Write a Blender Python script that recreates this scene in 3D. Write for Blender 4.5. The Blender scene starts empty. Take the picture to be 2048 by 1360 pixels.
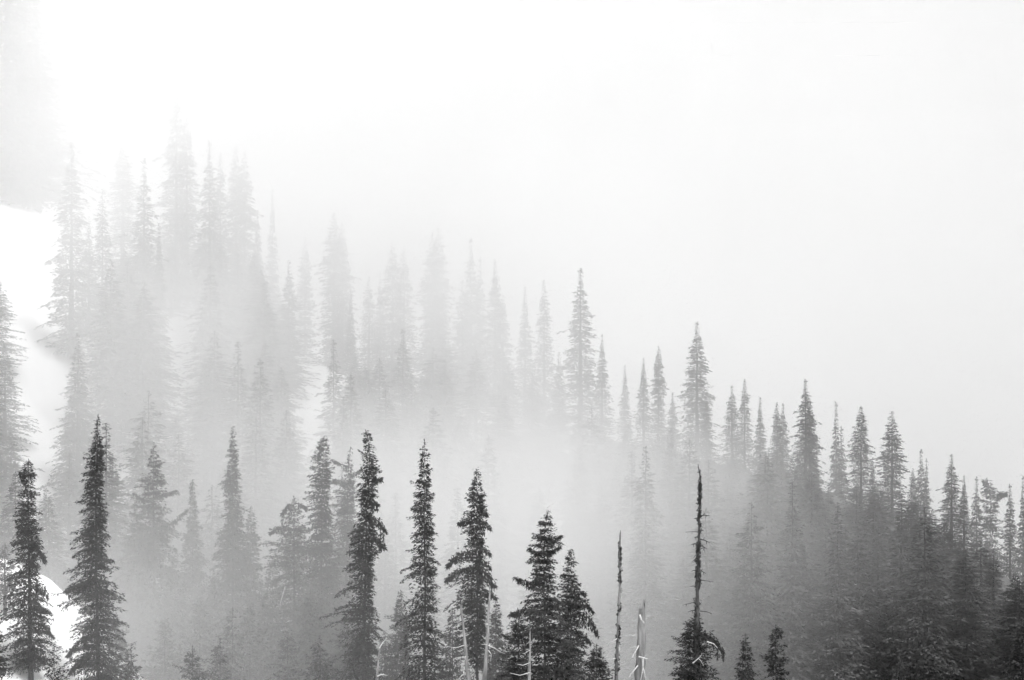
import bpy, math, random
import numpy as np

# ------------------------------------------------------------------ camera, sky, sun, exposure
scene = bpy.context.scene
col = scene.collection
F = 5807.0                    # focal length in pixels of the 2048 wide photograph
cam_data = bpy.data.cameras.new('camera')
cam_data.sensor_width = 36.0
cam_data.lens = 36.0 * F / 2048.0
cam_data.clip_start = 0.5
cam_data.clip_end = 8000.0
cam = bpy.data.objects.new('camera', cam_data)
cam.rotation_euler = (math.radians(90), 0, 0)
col.objects.link(cam)
scene.camera = cam

SUN_EL, SUN_AZ = 58.0, 135.0   # degrees; azimuth from +Y (straight ahead) towards +X
world = bpy.data.worlds.new('World')
scene.world = world
world.use_nodes = True
wn, wl = world.node_tree.nodes, world.node_tree.links
for n in list(wn): wn.remove(n)
sky = wn.new('ShaderNodeTexSky'); sky.sky_type = 'NISHITA'; sky.sun_disc = False
sky.sun_elevation = math.radians(SUN_EL); sky.sun_rotation = math.radians(SUN_AZ)
sky.altitude = 1600; sky.air_density = 1.0; sky.dust_density = 6.0; sky.ozone_density = 1.0
bw = wn.new('ShaderNodeRGBToBW')           # the photograph is black and white
bg = wn.new('ShaderNodeBackground'); bg.inputs['Strength'].default_value = 0.075
wo = wn.new('ShaderNodeOutputWorld')
wl.new(sky.outputs[0], bw.inputs[0]); wl.new(bw.outputs[0], bg.inputs['Color']); wl.new(bg.outputs[0], wo.inputs['Surface'])

sun_data = bpy.data.lights.new('sun', 'SUN')
sun_data.energy = 1.5; sun_data.angle = math.radians(20); sun_data.color = (1, 1, 1)
sun = bpy.data.objects.new('sun', sun_data)
sun.rotation_euler = (math.radians(-(90 - SUN_EL)), 0, math.radians(-SUN_AZ))
sun.location = (0, 0, 200)
col.objects.link(sun)

vs = scene.view_settings
vs.view_transform = 'Standard'; vs.look = 'None'; vs.gamma = 1.0; vs.use_curve_mapping = False
vs.exposure = 1.62

cy = scene.cycles
cy.max_bounces = 10; cy.diffuse_bounces = 2; cy.glossy_bounces = 1; cy.transmission_bounces = 1
cy.transparent_max_bounces = 8; cy.volume_bounces = 8
cy.use_adaptive_sampling = True; cy.adaptive_threshold = 0.03; cy.adaptive_min_samples = 16
cy.volume_step_rate = 5.0; cy.volume_max_steps = 128
cy.use_denoising = True
cy.denoiser = 'OPENIMAGEDENOISE'
cy.sample_clamp_indirect = 4.0
cy.caustics_reflective = False; cy.caustics_refractive = False

RNG = np.random.default_rng(7)

# ------------------------------------------------------------------ helpers
def at(x, y, Y):
    """a point of the photograph (2048 px wide) at distance Y in metres"""
    return ((x - 1024.0) / F * Y, Y, (680.0 - y) / F * Y)

def tag(o, label=None, cat=None, group=None, kind=None):
    if label: o['label'] = label
    if cat: o['category'] = cat
    if group: o['group'] = group
    if kind: o['kind'] = kind
    return o

def empty(name, loc=(0, 0, 0)):
    o = bpy.data.objects.new(name, None); o.location = loc
    o.empty_display_size = 0.5
    col.objects.link(o); return o

def mesh_from(name, verts, faces4=None, faces3=None, mat_ids=None, smooth=False):
    """fast mesh from numpy arrays: quads, then triangles"""
    me = bpy.data.meshes.new(name)
    verts = np.asarray(verts, dtype=np.float32)
    loops, starts, n = [], [], 0
    if faces4 is not None and len(faces4):
        f4 = np.asarray(faces4, dtype=np.int32)
        loops.append(f4.ravel()); starts.append(np.arange(len(f4), dtype=np.int32) * 4); n = len(f4) * 4
    if faces3 is not None and len(faces3):
        f3 = np.asarray(faces3, dtype=np.int32)
        loops.append(f3.ravel()); starts.append(n + np.arange(len(f3), dtype=np.int32) * 3)
    lv = np.concatenate(loops); ls = np.concatenate(starts)
    me.vertices.add(len(verts)); me.vertices.foreach_set('co', verts.ravel())
    me.loops.add(len(lv)); me.loops.foreach_set('vertex_index', lv)
    me.polygons.add(len(ls)); me.polygons.foreach_set('loop_start', ls)
    if mat_ids is not None: me.polygons.foreach_set('material_index', np.asarray(mat_ids, dtype=np.int32))
    me.update(calc_edges=True)
    if smooth: me.polygons.foreach_set('use_smooth', np.ones(len(ls), dtype=bool))
    return me

def child(name, me, mats, parent):
    o = bpy.data.objects.new(name, me)
    if not me.materials:
        for m in mats: me.materials.append(m)
    col.objects.link(o); o.parent = parent
    return o

# ------------------------------------------------------------------ materials (grey: black and white photograph)
def noise_mat(name, lo, hi, scale, rough=0.9, detail=4.0, bump=0.0, coord='Object', stretch=(1, 1, 1)):
    m = bpy.data.materials.new(name); m.use_nodes = True
    nt = m.node_tree; b = nt.nodes['Principled BSDF']
    b.inputs['Roughness'].default_value = rough
    b.inputs['Specular IOR Level'].default_value = 0.15
    tc = nt.nodes.new('ShaderNodeTexCoord'); mp = nt.nodes.new('ShaderNodeMapping')
    mp.inputs['Scale'].default_value = stretch
    no = nt.nodes.new('ShaderNodeTexNoise'); no.inputs['Scale'].default_value = scale; no.inputs['Detail'].default_value = detail
    cr = nt.nodes.new('ShaderNodeValToRGB')
    cr.color_ramp.elements[0].position = 0.32; cr.color_ramp.elements[0].color = (lo, lo, lo, 1)
    cr.color_ramp.elements[1].position = 0.70; cr.color_ramp.elements[1].color = (hi, hi, hi, 1)
    L = nt.links.new
    L(tc.outputs[coord], mp.inputs[0]); L(mp.outputs[0], no.inputs['Vector']); L(no.outputs['Fac'], cr.inputs[0])
    L(cr.outputs[0], b.inputs['Base Color'])
    if bump:
        bp = nt.nodes.new('ShaderNodeBump'); bp.inputs['Strength'].default_value = bump; bp.inputs['Distance'].default_value = 0.05
        L(no.outputs['Fac'], bp.inputs['Height']); L(bp.outputs[0], b.inputs['Normal'])
    return m

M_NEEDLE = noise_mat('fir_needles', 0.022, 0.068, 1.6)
M_NEEDLE_PALE = noise_mat('fir_needles_with_painted_highlights', 0.03, 0.14, 2.0)  # paler mottling paints in the light that foliage catches
M_BARK = noise_mat('dark_bark', 0.035, 0.10, 6.0, bump=0.6, stretch=(1, 1, 0.25))
M_DEAD = noise_mat('weathered_dead_wood', 0.14, 0.32, 5.0, bump=0.5, stretch=(1, 1, 0.2))
M_DEAD_DARK = noise_mat('dark_dead_wood', 0.035, 0.12, 7.0, bump=0.6, stretch=(1, 1, 0.4))
M_BLEACHED = noise_mat('bleached_branch_wood', 0.38, 0.6, 6.0)
M_LICHEN = noise_mat('dark_tree_lichen', 0.02, 0.05, 5.0)

# ------------------------------------------------------------------ terrain
CX = [-400, -150, -70, -63.3, -44.7, -20.5, -1.5, 12.2, 22.9, 33, 44.4, 51, 120, 400]
CYY = [470, 440, 405, 400, 385, 368, 355, 345, 328, 312, 298, 290, 270, 250]
CZ = [90, 44, 19, 16.7, 5.3, -5.1, -9.2, -11.9, -14.1, -16.5, -21.5, -25.0, -42, -80]
def crest(X):
    return np.interp(X, CX, CYY), np.interp(X, CX, CZ)
def ground_z(X, Y):
    X = np.asarray(X, dtype=float); Y = np.asarray(Y, dtype=float)
    yc, zc = crest(X)
    d = Y - yc
    sl = np.interp(X, [-100, -60, 12, 50, 120], [0.30, 0.30, 0.26, 0.20, 0.15])
    r = 9.0
    front = zc + r * 0.0 - sl * (np.sqrt(d * d + r * r) - r)          # rounded crest
    back = zc - 0.45 * (np.sqrt(d * d + r * r) - r)
    main = np.where(d < 0, front, np.maximum(back, -140))
    # spur that the nearest trees stand on
    zs = np.interp(X, [-80, -40, -34, -31.5, -27, -20, 0, 40, 120], [-10, -15.8, -16.9, -19.2, -25, -28.5, -30.5, -32, -38])
    ds = Y - 212
    spur = zs - np.where(ds < 0, 0.45, 0.5) * (np.sqrt(ds * ds + 16) - 4)
    # hillside that carries the camera
    camh = -1.7 - 0.0 * Y - np.where(Y > 2, 0.55 * (Y - 2), 0.0) + np.where(Y < -2, -0.05 * (Y + 2), 0.0)
    k = 2.0
    m = np.maximum(np.maximum(main, spur), np.maximum(camh, np.where(Y < 260, -40.0, -75.0)))
    bump = 0.5 * np.sin(X * 0.21 + 1.3) * np.sin(Y * 0.17) + 0.35 * np.sin(X * 0.53 + Y * 0.31)
    w = np.clip((Y - 30) / 60, 0, 1)
    return m + bump * w

def grid_axis(pts):
    out = []
    for (a, b, st) in pts: out += list(np.arange(a, b, st))
    return np.array(out + [pts[-1][1]])
gx = grid_axis([(-3000, -400, 200), (-400, -120, 14), (-120, 120, 2.0), (120, 400, 14), (400, 3000, 200)])
gy = grid_axis([(-600, -60, 60), (-60, 180, 8), (180, 430, 2.0), (430, 700, 15), (700, 4000, 220)])
GX, GY = np.meshgrid(gx, gy)
GZ = ground_z(GX, GY)
GZ = np.where(GY < -2, np.maximum(GZ, -1.7), GZ)
nx, ny = len(gx), len(gy)
gv = np.stack([GX.ravel(), GY.ravel(), GZ.ravel()], 1)
ii, jj = np.meshgrid(np.arange(nx - 1), np.arange(ny - 1))
i0 = (jj * nx + ii).ravel()
gf = np.stack([i0, i0 + 1, i0 + 1 + nx, i0 + nx], 1)
gm = bpy.data.materials.new('snow_and_dark_heath'); gm.use_nodes = True
nt = gm.node_tree; b = nt.nodes['Principled BSDF']; b.inputs['Roughness'].default_value = 0.85
b.inputs['Specular IOR Level'].default_value = 0.2
geo = nt.nodes.new('ShaderNodeNewGeometry'); sep = nt.nodes.new('ShaderNodeSeparateXYZ')
n1 = nt.nodes.new('ShaderNodeTexNoise'); n1.inputs['Scale'].default_value = 0.05; n1.inputs['Detail'].default_value = 5
n2 = nt.nodes.new('ShaderNodeTexNoise'); n2.inputs['Scale'].default_value = 1.2; n2.inputs['Detail'].default_value = 4
mr = nt.nodes.new('ShaderNodeMapRange')      # snow lies west, thins out to the east
mr.inputs['From Min'].default_value = 30; mr.inputs['From Max'].default_value = -18
mr.inputs['To Min'].default_value = -0.35; mr.inputs['To Max'].default_value = 0.75
ad = nt.nodes.new('ShaderNodeMath'); ad.operation = 'ADD'
cr = nt.nodes.new('ShaderNodeValToRGB'); cr.color_ramp.elements[0].position = 0.62; cr.color_ramp.elements[1].position = 0.70
cr.color_ramp.elements[0].color = (0, 0, 0, 1); cr.color_ramp.elements[1].color = (1, 1, 1, 1)
mix = nt.nodes.new('ShaderNodeMix'); mix.data_type = 'RGBA'
heath = nt.nodes.new('ShaderNodeValToRGB')
heath.color_ramp.elements[0].color = (0.04, 0.04, 0.04, 1); heath.color_ramp.elements[1].color = (0.11, 0.11, 0.11, 1)
mix.inputs[7].default_value = (0.88, 0.88, 0.88, 1)
bp = nt.nodes.new('ShaderNodeBump'); bp.inputs['Strength'].default_value = 0.4; bp.inputs['Distance'].default_value = 0.15
L = nt.links.new
L(geo.outputs['Position'], sep.inputs[0]); L(sep.outputs['X'], mr.inputs['Value'])
L(geo.outputs['Position'], n1.inputs['Vector']); L(geo.outputs['Position'], n2.inputs['Vector'])
L(n1.outputs['Fac'], ad.inputs[0]); L(mr.outputs[0], ad.inputs[1]); L(ad.outputs[0], cr.inputs[0])
L(cr.outputs[0], mix.inputs[0]); L(n2.outputs['Fac'], heath.inputs[0]); L(heath.outputs[0], mix.inputs[6])
L(mix.outputs[2], b.inputs['Base Color']); L(n2.outputs['Fac'], bp.inputs['Height']); L(bp.outputs[0], b.inputs['Normal'])
ground = bpy.data.objects.new('ground', mesh_from('ground', gv, gf, smooth=True)); ground.data.materials.append(gm)
col.objects.link(ground)
tag(ground, 'snow patched mountain slope and ridge under the trees', 'ground', kind='structure')

# ------------------------------------------------------------------ tree generators
def tube(path, radii, sides=7, rng=None, rough=0.0):
    """tapered tube along a path -> verts, quads"""
    path = np.asarray(path, float); radii = np.asarray(radii, float); n = len(path)
    tan = np.gradient(path, axis=0); tan /= np.linalg.norm(tan, axis=1)[:, None] + 1e-9
    ref = np.where(np.abs(tan[:, 2:3]) > 0.9, np.array([[1.0, 0, 0]]), np.array([[0, 0, 1.0]]))
    a = np.cross(tan, ref); a /= np.linalg.norm(a, axis=1)[:, None] + 1e-9
    bb = np.cross(tan, a)
    th = np.linspace(0, 2 * math.pi, sides, endpoint=False)
    rr = radii[:, None] * (np.ones((n, sides)) if rng is None else 1 + rough * rng.uniform(-1, 1, (n, sides)))
    v = path[:, None, :] + rr[:, :, None] * (np.cos(th)[None, :, None] * a[:, None, :] + np.sin(th)[None, :, None] * bb[:, None, :])
    v = v.reshape(-1, 3)
    q = []
    for k in range(n - 1):
        for s in range(sides):
            s2 = (s + 1) % sides
            q.append((k * sides + s, k * sides + s2, (k + 1) * sides + s2, (k + 1) * sides + s))
    return v, np.array(q, dtype=np.int32)

def kites(root, d, length, width, rng):
    """needle sprays: one kite-shaped quad each; root/d arrays (n,3)"""
    n = len(root)
    up = rng.normal(size=(n, 3)) * 0.45 + np.array([0, 0, 1.0])
    side = np.cross(d, up); side /= np.linalg.norm(side, axis=1)[:, None] + 1e-9
    mid = root + d * (length * 0.45)[:, None]
    tip = root + d * length[:, None]; tip[:, 2] -= length * rng.uniform(0.0, 0.25, n)
    w = (width * 0.5)[:, None]
    v = np.stack([root, mid + side * w, tip, mid - side * w], 1).reshape(-1, 3)
    f = np.arange(n * 4, dtype=np.int32).reshape(-1, 4)
    return v, f

def unit(v): return v / (np.linalg.norm(v, axis=-1, keepdims=True) + 1e-9)

def sprays_along(base, phi, reach, slope0, droop, rng, per_m, tl, tw, hang):
    """sprays on many branches at once. base (n,3); phi, reach, slope0, droop (n,)"""
    cnt = np.maximum(3, (reach * per_m).astype(int) + 2)
    idx = np.repeat(np.arange(len(base)), cnt)
    n = len(idx)
    u = rng.uniform(0.06, 1.0, n) ** 0.85
    r = reach[idx]; ph = phi[idx]
    out = np.stack([np.cos(ph), np.sin(ph), np.zeros(n)], 1)
    z = (slope0[idx] * u - droop[idx] * u * u) * r
    p = base[idx] + out * (u * r)[:, None]; p[:, 2] += z
    # fan width: the spray stands off sideways from its branch, most at mid length
    lat = np.stack([-np.sin(ph), np.cos(ph), np.zeros(n)], 1)
    fan = rng.normal(0, 1, n) * (0.10 + 0.16 * r * np.sin(np.pi * np.clip(u, 0.05, 0.95)))
    fan = np.clip(fan, -0.5, 0.5)
    p += lat * fan[:, None]
    p[:, 2] += rng.normal(0, 0.05, n) - np.abs(fan) * 0.25
    ang = np.sign(fan + 1e-6) * rng.uniform(0.1, 1.0, n)
    d = out * np.cos(ang)[:, None] + lat * np.sin(ang)[:, None]
    d[:, 2] += (slope0 - 2 * droop * 1.0)[idx] * u * 0.5 + rng.normal(0, 0.22, n) - hang * rng.uniform(0, 1, n) ** 2
    d = unit(d)
    ln = rng.uniform(0.6, 1.3, n) * tl * (1.1 - 0.45 * u)
    ln = np.minimum(ln, 0.10 + 0.55 * r)
    return kites(p, d, ln, rng.uniform(0.7, 1.3, n) * tw, rng)

def make_crown(name, length, prof, rng, path=None, per_h=28, per_m=40, tl=0.25, tw=0.09, whorl=0.38, up_top=0.8,
               droop_bot=0.36, hang=0.14, gap=0.25, wood=True, sparse_top=0.0, core=230, rag=0.35):
    """crown measured from the tip down. prof = [(s, left, right)] metres; path(s) -> dx, dy of the trunk.
    Returns a mesh whose tip is at z = 0, trunk axis x = y = 0."""
    S = np.array([p[0] for p in prof]); RL = np.array([p[1] for p in prof]); RR = np.array([p[2] for p in prof])
    n = int(length * per_h)
    t = rng.uniform(0, 1, n)
    s = np.sort(0.12 + t * (length - 0.12))
    s = np.round(s / whorl) * whorl * 0.4 + s * 0.6 + rng.normal(0, 0.05, n)      # tiers
    s = np.clip(s, 0.08, length)
    phi = np.arange(n) * 2.39996 + rng.normal(0, 0.35, n)
    c = np.cos(phi)
    wR = 0.5 + 0.5 * c
    reach = np.interp(s, S, RL) * (1 - wR) + np.interp(s, S, RR) * wR
    # lumps and gaps that follow height and direction
    lump = 1 + 0.22 * np.sin(s * 2.1 + 3 * np.cos(phi)) * np.sin(phi * 2 + s * 0.9) + 0.12 * np.sin(s * 5.3 + phi)
    reach = reach * lump * np.where(rng.uniform(0, 1, n) < 0.6, rng.uniform(0.75, 1.12, n), rng.uniform(0.3, 0.85, n))
    nt_ = int(length / whorl) + 3                         # each tier has its own spread on either side
    tl_, tr_ = rng.uniform(1 - rag, 1 + rag * 0.4, nt_), rng.uniform(1 - rag, 1 + rag * 0.4, nt_)
    ti = np.clip(np.round(s / whorl).astype(int), 0, nt_ - 1)
    reach = reach * (tl_[ti] * (1 - wR) + tr_[ti] * wR)
    keep = rng.uniform(0, 1, n) > gap * (0.5 + 0.5 * np.sin(s * 1.7 + phi * 1.0))
    if sparse_top > 0: keep &= rng.uniform(0, 1, n) > sparse_top * np.clip(1 - s / 3.0, 0, 1)
    s, phi, reach = s[keep], phi[keep], np.maximum(reach[keep], 0.05)
    f = np.clip(s / 7.0, 0, 1)
    slope0 = up_top * (1 - f) + 0.10 * f + rng.normal(0, 0.12, len(s))
    droop = 0.15 * (1 - f) + droop_bot * f + rng.uniform(-0.1, 0.15, len(s))
    base = np.zeros((len(s), 3)); base[:, 2] = -s
    if path is not None:
        dx, dy = path(s); base[:, 0] = dx; base[:, 1] = dy
    # the tip of a branch should end at the traced height: lift the base of upward ones
    v, q = sprays_along(base, phi, reach, slope0, droop, rng, per_m, tl, tw, hang)
    V, Q, MI = [v], [q], [np.zeros(len(q), int)]
    if wood:
        m = len(s); us = np.array([0, 0.5, 1.0]); off = len(v)
        out = np.stack([np.cos(phi), np.sin(phi), np.zeros(m)], 1)
        rad = np.clip(0.012 + 0.012 * reach, 0.012, 0.05)
        pts = base[:, None, :] + out[:, None, :] * (us[None, :, None] * reach[:, None, None])
        pts[:, :, 2] += (slope0[:, None] * us - droop[:, None] * us ** 2) * reach[:, None]
        lat = np.stack([-np.sin(phi), np.cos(phi), np.zeros(m)], 1)
        rk = rad[:, None] * np.array([1.0, 0.7, 0.2])[None, :]
        tri = [(0, 0, 1.0), (1, 0, -0.6), (-1, 0, -0.6)]
        ring = np.stack([pts + rk[:, :, None] * (a * lat[:, None, :] + b_ * np.array([0, 0, 1.0])) for a, _, b_ in tri], 2)  # m,3,3,3
        vw = ring.reshape(-1, 3); base_i = np.arange(m)[:, None] * 9
        qs = []
        for k in range(2):
            for a in range(3):
                b2 = (a + 1) % 3
                qs.append(np.concatenate([base_i + k * 3 + a, base_i + k * 3 + b2, base_i + (k + 1) * 3 + b2, base_i + (k + 1) * 3 + a], 1))
        qw = np.concatenate(qs, 0) + off
        V.append(vw); Q.append(qw); MI.append(np.ones(len(qw), int))
    # dense inner foliage that hides the stem
    nc = int(length * core)
    sc_ = 0.5 + (length - 0.5) * rng.uniform(0, 1, nc)
    ac = rng.uniform(0, 6.283, nc)
    rc = (np.interp(sc_, S, RL) * (0.5 - 0.5 * np.cos(ac)) + np.interp(sc_, S, RR) * (0.5 + 0.5 * np.cos(ac)))
    keepc = rng.uniform(0, 1, nc) > 0.5 * (0.5 + 0.5 * np.sin(sc_ * 1.7 + ac)) + np.maximum(sparse_top, 0.85) * np.clip(1 - sc_ / 4.5, 0, 1)
    sc_, ac, rc = sc_[keepc], ac[keepc], rc[keepc]
    rr_ = rc * rng.uniform(0.05, 0.6, len(rc))
    root = np.stack([np.cos(ac) * rr_, np.sin(ac) * rr_, -sc_], 1)
    if path is not None:
        dx, dy = path(sc_); root[:, 0] += dx; root[:, 1] += dy
    d = unit(np.stack([np.cos(ac), np.sin(ac), rng.normal(-0.1, 0.35, len(ac))], 1) + rng.normal(0, 0.4, (len(ac), 3)))
    v, q = kites(root, d, np.minimum(rng.uniform(0.8, 1.4, len(ac)) * tl, 0.08 + rc * 0.6), rng.uniform(0.9, 1.6, len(ac)) * tw, rng)
    off = sum(len(x) for x in V); V.append(v); Q.append(q + off); MI.append(np.zeros(len(q), int))
    # leader: small upright sprays round the tip
    k = 14
    ss = rng.uniform(0, 0.5, k); root = np.zeros((k, 3)); root[:, 2] = -ss - 0.1
    if path is not None:
        dx, dy = path(ss); root[:, 0] = dx; root[:, 1] = dy
    a = rng.uniform(0, 6.28, k)
    d = unit(np.stack([np.cos(a) * 0.45, np.sin(a) * 0.45, np.ones(k)], 1))
    v, q = kites(root, d, rng.uniform(0.10, 0.22, k), np.full(k, 0.05), rng)
    off = sum(len(x) for x in V); V.append(v); Q.append(q + off); MI.append(np.zeros(len(q), int))
    return mesh_from(name, np.concatenate(V), np.concatenate(Q), mat_ids=np.concatenate(MI))

def make_trunk(name, height, r0, rng, path=None, rtip=0.012, sides=8, wob=0.015, top=0.0, power=1.25):
    n = max(8, int(height / 1.1))
    s = np.linspace(top, height, n)
    p = np.zeros((n, 3)); p[:, 2] = -s
    if path is not None:
        dx, dy = path(s); p[:, 0] = dx; p[:, 1] = dy
    p[1:, :2] += rng.normal(0, wob, (n - 1, 2))
    r = rtip + (r0 - rtip) * ((s - top) / (height - top)) ** power
    v, q = tube(p, r, sides, rng, 0.10)
    return mesh_from(name, v, q, smooth=True)

def limb_mesh(name, p0, p1, rng, sag=0.2, fuzz=0.28, per_m=120, tl=0.26, tw=0.10, r0=0.05, hangers=0):
    """a foliage laden limb from p0 to p1 (3-vectors), sagging, with hanging sprays"""
    p0, p1 = np.array(p0, float), np.array(p1, float)
    u = np.linspace(0, 1, 9)
    path = p0 + (p1 - p0) * u[:, None]
    ln = np.linalg.norm(p1 - p0)
    path[:, 2] += sag * ln * (np.sin(np.pi * u) * 0.8)
    v, q = tube(path, r0 * (1.1 - u), 5)
    V, Q, MI = [v], [q], [np.ones(len(q), int)]
    n = int(per_m * ln)
    t = rng.uniform(0.18, 1.02, n) ** 0.75
    pos = np.stack([np.interp(t, u, path[:, k]) for k in range(3)], 1)
    rad = fuzz * np.clip(np.sin(np.pi * np.clip(t, 0, 1) ** 0.8 * 0.85 + 0.3), 0.15, 1)
    off = rng.normal(0, 0.5, (n, 3)) * rad[:, None]; off[:, 2] -= np.abs(rng.normal(0, 0.5, n)) * rad
    pos += off
    d = unit(unit(p1 - p0)[None, :] * 0.5 + rng.normal(0, 0.6, (n, 3)) + np.array([0, 0, -0.7]))
    vk, qk = kites(pos, d, rng.uniform(0.6, 1.3, n) * tl, rng.uniform(0.7, 1.3, n) * tw, rng)
    Q.append(qk + len(v)); V.append(vk); MI.append(np.zeros(len(qk), int))
    for h in range(hangers):
        m = 26; hu = rng.uniform(0.35, 1.0); hp = np.array([np.interp(hu, u, path[:, k]) for k in range(3)])
        hl = rng.uniform(0.4, 1.0)
        root = hp + np.stack([rng.normal(0, 0.04, m), rng.normal(0, 0.04, m), -rng.uniform(0, hl, m)], 1)
        d = unit(np.stack([rng.normal(0, 0.25, m), rng.normal(0, 0.25, m), -np.ones(m)], 1))
        vk, qk = kites(root, d, rng.uniform(0.15, 0.3, m), np.full(m, 0.08), rng)
        o = sum(len(x) for x in V); V.append(vk); Q.append(qk + o); MI.append(np.zeros(len(qk), int))
    return mesh_from(name, np.concatenate(V), np.concatenate(Q), mat_ids=np.concatenate(MI))

def stick_mesh(name, pts, r0, rng, forks=()):
    """a bare dead branch: a bent tapering tube, with side forks [(u, (dx,dy,dz)), ...]"""
    pts = np.array(pts, float)
    n = len(pts)
    v, q = tube(pts, np.linspace(r0, r0 * 0.35, n), 5, rng, 0.15)
    V, Q = [v], [q]
    for (u, dv) in forks:
        k = u * (n - 1); i = int(k); j = min(i + 1, n - 1)
        p = pts[i] + (pts[j] - pts[i]) * (k - i)
        dv = np.array(dv, float)
        fp = np.array([p, p + dv * 0.5 + np.array([0, 0, 0.12 * np.linalg.norm(dv)]), p + dv])
        v, q = tube(fp, [r0 * 0.6, r0 * 0.45, r0 * 0.2], 4)
        o = sum(len(x) for x in V); V.append(v); Q.append(q + o)
    return mesh_from(name, np.concatenate(V), np.concatenate(Q), smooth=True)

# ------------------------------------------------------------------ near trees, traced one by one
def near_tree(name, label, x, ytip, Y, prof, bend=(), limbs=(), needle=M_NEEDLE, crown_end=None, grow=0.25, trunk_r=0.20, cat='tree',
              group='nearest trees on the spur', trunk_top=0.0, sticks=(), trunk_mat=M_BARK, crown_start=None, full=1.2, **kw):
    """prof: [(pixel row, left px, right px)] half widths; bend: [(row, x px)] where the trunk runs"""
    rng = np.random.default_rng(int(x * 7 + ytip * 13))
    m = Y / F
    X0, _, ztip = at(x, ytip, Y)
    rows = [ytip] + [r for r, _ in bend] + [3000]
    xs = [x] + [bx for _, bx in bend] + [bend[-1][1] if bend else x]
    xend = xs[-1]
    zg = float(ground_z((xend - 1024) * m, Y)) - 0.3
    zg = min(zg, ztip - 3.0)
    H = ztip - zg
    def path(s):
        dx = np.interp(ytip + np.asarray(s) / m, rows, xs) - xend
        return dx * m, np.zeros_like(dx)
    root = empty(name, ((xend - 1024) * m, Y, zg))
    tag(root, label, cat, group)
    p = [((r - ytip) * m, l * m * full, rr * m * full) for r, l, rr in prof]
    last = p[-1]
    p.append((max(H, last[0] + 1), last[1] + grow * max(0, H - last[0]) * 0.5, last[2] + grow * max(0, H - last[0]) * 0.5))
    if prof[0][0] > ytip: p = [(0.0, 0.03, 0.03)] + p if crown_start is None else p
    ce = H - 1.2 if crown_end is None else (crown_end - ytip) * m
    tr = child('trunk', make_trunk('trunk', H, trunk_r, rng, path, top=trunk_top), [trunk_mat], root); tr.location = (0, 0, H)
    cl = child('crown', make_crown('crown', ce, p, rng, path, **kw), [needle, M_BARK], root); cl.location = (0, 0, H)
    for lb in limbs:
        (r0, x1, r1) = lb[:3]; opt = lb[3] if len(lb) > 3 else {}
        opt = dict(opt); dep = opt.pop('depth', 0.0)
        x0 = float(np.interp(r0, rows, xs))
        a = ((x0 - xend) * m, 0, H - (r0 - ytip) * m); b_ = ((x1 - xend) * m, dep, H - (r1 - ytip) * m)
        child('branch', limb_mesh('branch', a, b_, rng, **opt), [needle, M_BARK], root)
    for st in sticks:
        pts, r0 = st[0], st[1]; forks = st[2] if len(st) > 2 else ()
        wp = [((px - xend) * m, dy - 0.0, H - (py - ytip) * m) for px, py, dy in pts]
        child('dead_branch', stick_mesh('dead_branch', wp, r0, rng, [(u, (a * m, d, -c * m)) for u, a, d, c in forks]), [M_BLEACHED], root)
    return root

near_tree('fir_tree', 'dark fir with forked tip and hooked clump beside the left snow bank', 57, 918, 197,
    [(935, 8, 6), (960, 16, 14), (1000, 20, 16), (1030, 22, 20), (1050, 26, 30), (1080, 36, 24), (1100, 44, 24), (1140, 42, 22), (1180, 62, 48),
     (1220, 52, 44), (1260, 56, 58), (1300, 40, 40), (1360, 36, 30)],
    bend=[(1000, 56), (1360, 62)], limbs=[(962, 41, 944, dict(fuzz=0.2, sag=-0.1)), (1100, 91, 1122, dict(sag=0.45, fuzz=0.36)), (1165, 95, 1195, dict(sag=0.3, fuzz=0.3, hangers=2)),
     (1240, 104, 1272, dict(sag=0.3, fuzz=0.34))], crown_end=1335, gap=0.35)
near_tree('fir_tree', 'tall dark spire with long bare tip, second big tree from left edge', 196, 828, 198,
    [(870, 4, 4), (890, 9, 9), (908, 18, 16), (935, 22, 15), (955, 26, 17), (985, 33, 16), (1005, 35, 19), (1040, 34, 25), (1080, 40, 23), (1110, 54, 26),
     (1140, 58, 32), (1180, 66, 46), (1230, 56, 54), (1280, 60, 62), (1360, 64, 66)],
    bend=[(1000, 192), (1150, 192), (1360, 197)], gap=0.3,
    limbs=[(1170, 132, 1182, dict(sag=0.2, fuzz=0.3, hangers=3)), (1270, 135, 1310, dict(sag=0.25, fuzz=0.25, hangers=3)), (1310, 140, 1345, dict(sag=0.3, fuzz=0.22, hangers=2))])
near_tree('hemlock_tree', 'grey open topped hemlock with one long raised branch on its right', 308, 884, 216,
    [(905, 5, 5), (928, 16, 16), (945, 8, 10), (965, 34, 30), (985, 26, 36), (1005, 34, 30), (1040, 34, 40), (1080, 55, 45), (1120, 74, 62), (1170, 80, 84), (1230, 84, 92), (1360, 96, 104)],
    bend=[(980, 307), (1360, 310)], limbs=[(1062, 374, 1018, dict(sag=-0.12, fuzz=0.26, per_m=70)), (985, 352, 979, dict(sag=-0.15, fuzz=0.14, per_m=60)), (1005, 268, 985, dict(sag=-0.15, fuzz=0.13, per_m=60))],
    sparse_top=0.75, up_top=0.75, gap=0.4, needle=M_NEEDLE_PALE)
near_tree('hemlock_tree', 'thin second leader close against the left of the open topped hemlock', 274, 992, 217,
    [(1010, 5, 5), (1040, 14, 12), (1070, 26, 18), (1110, 36, 30), (1180, 44, 38), (1360, 60, 50)], sparse_top=0.6, up_top=0.75, trunk_r=0.14, needle=M_NEEDLE_PALE)
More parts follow.
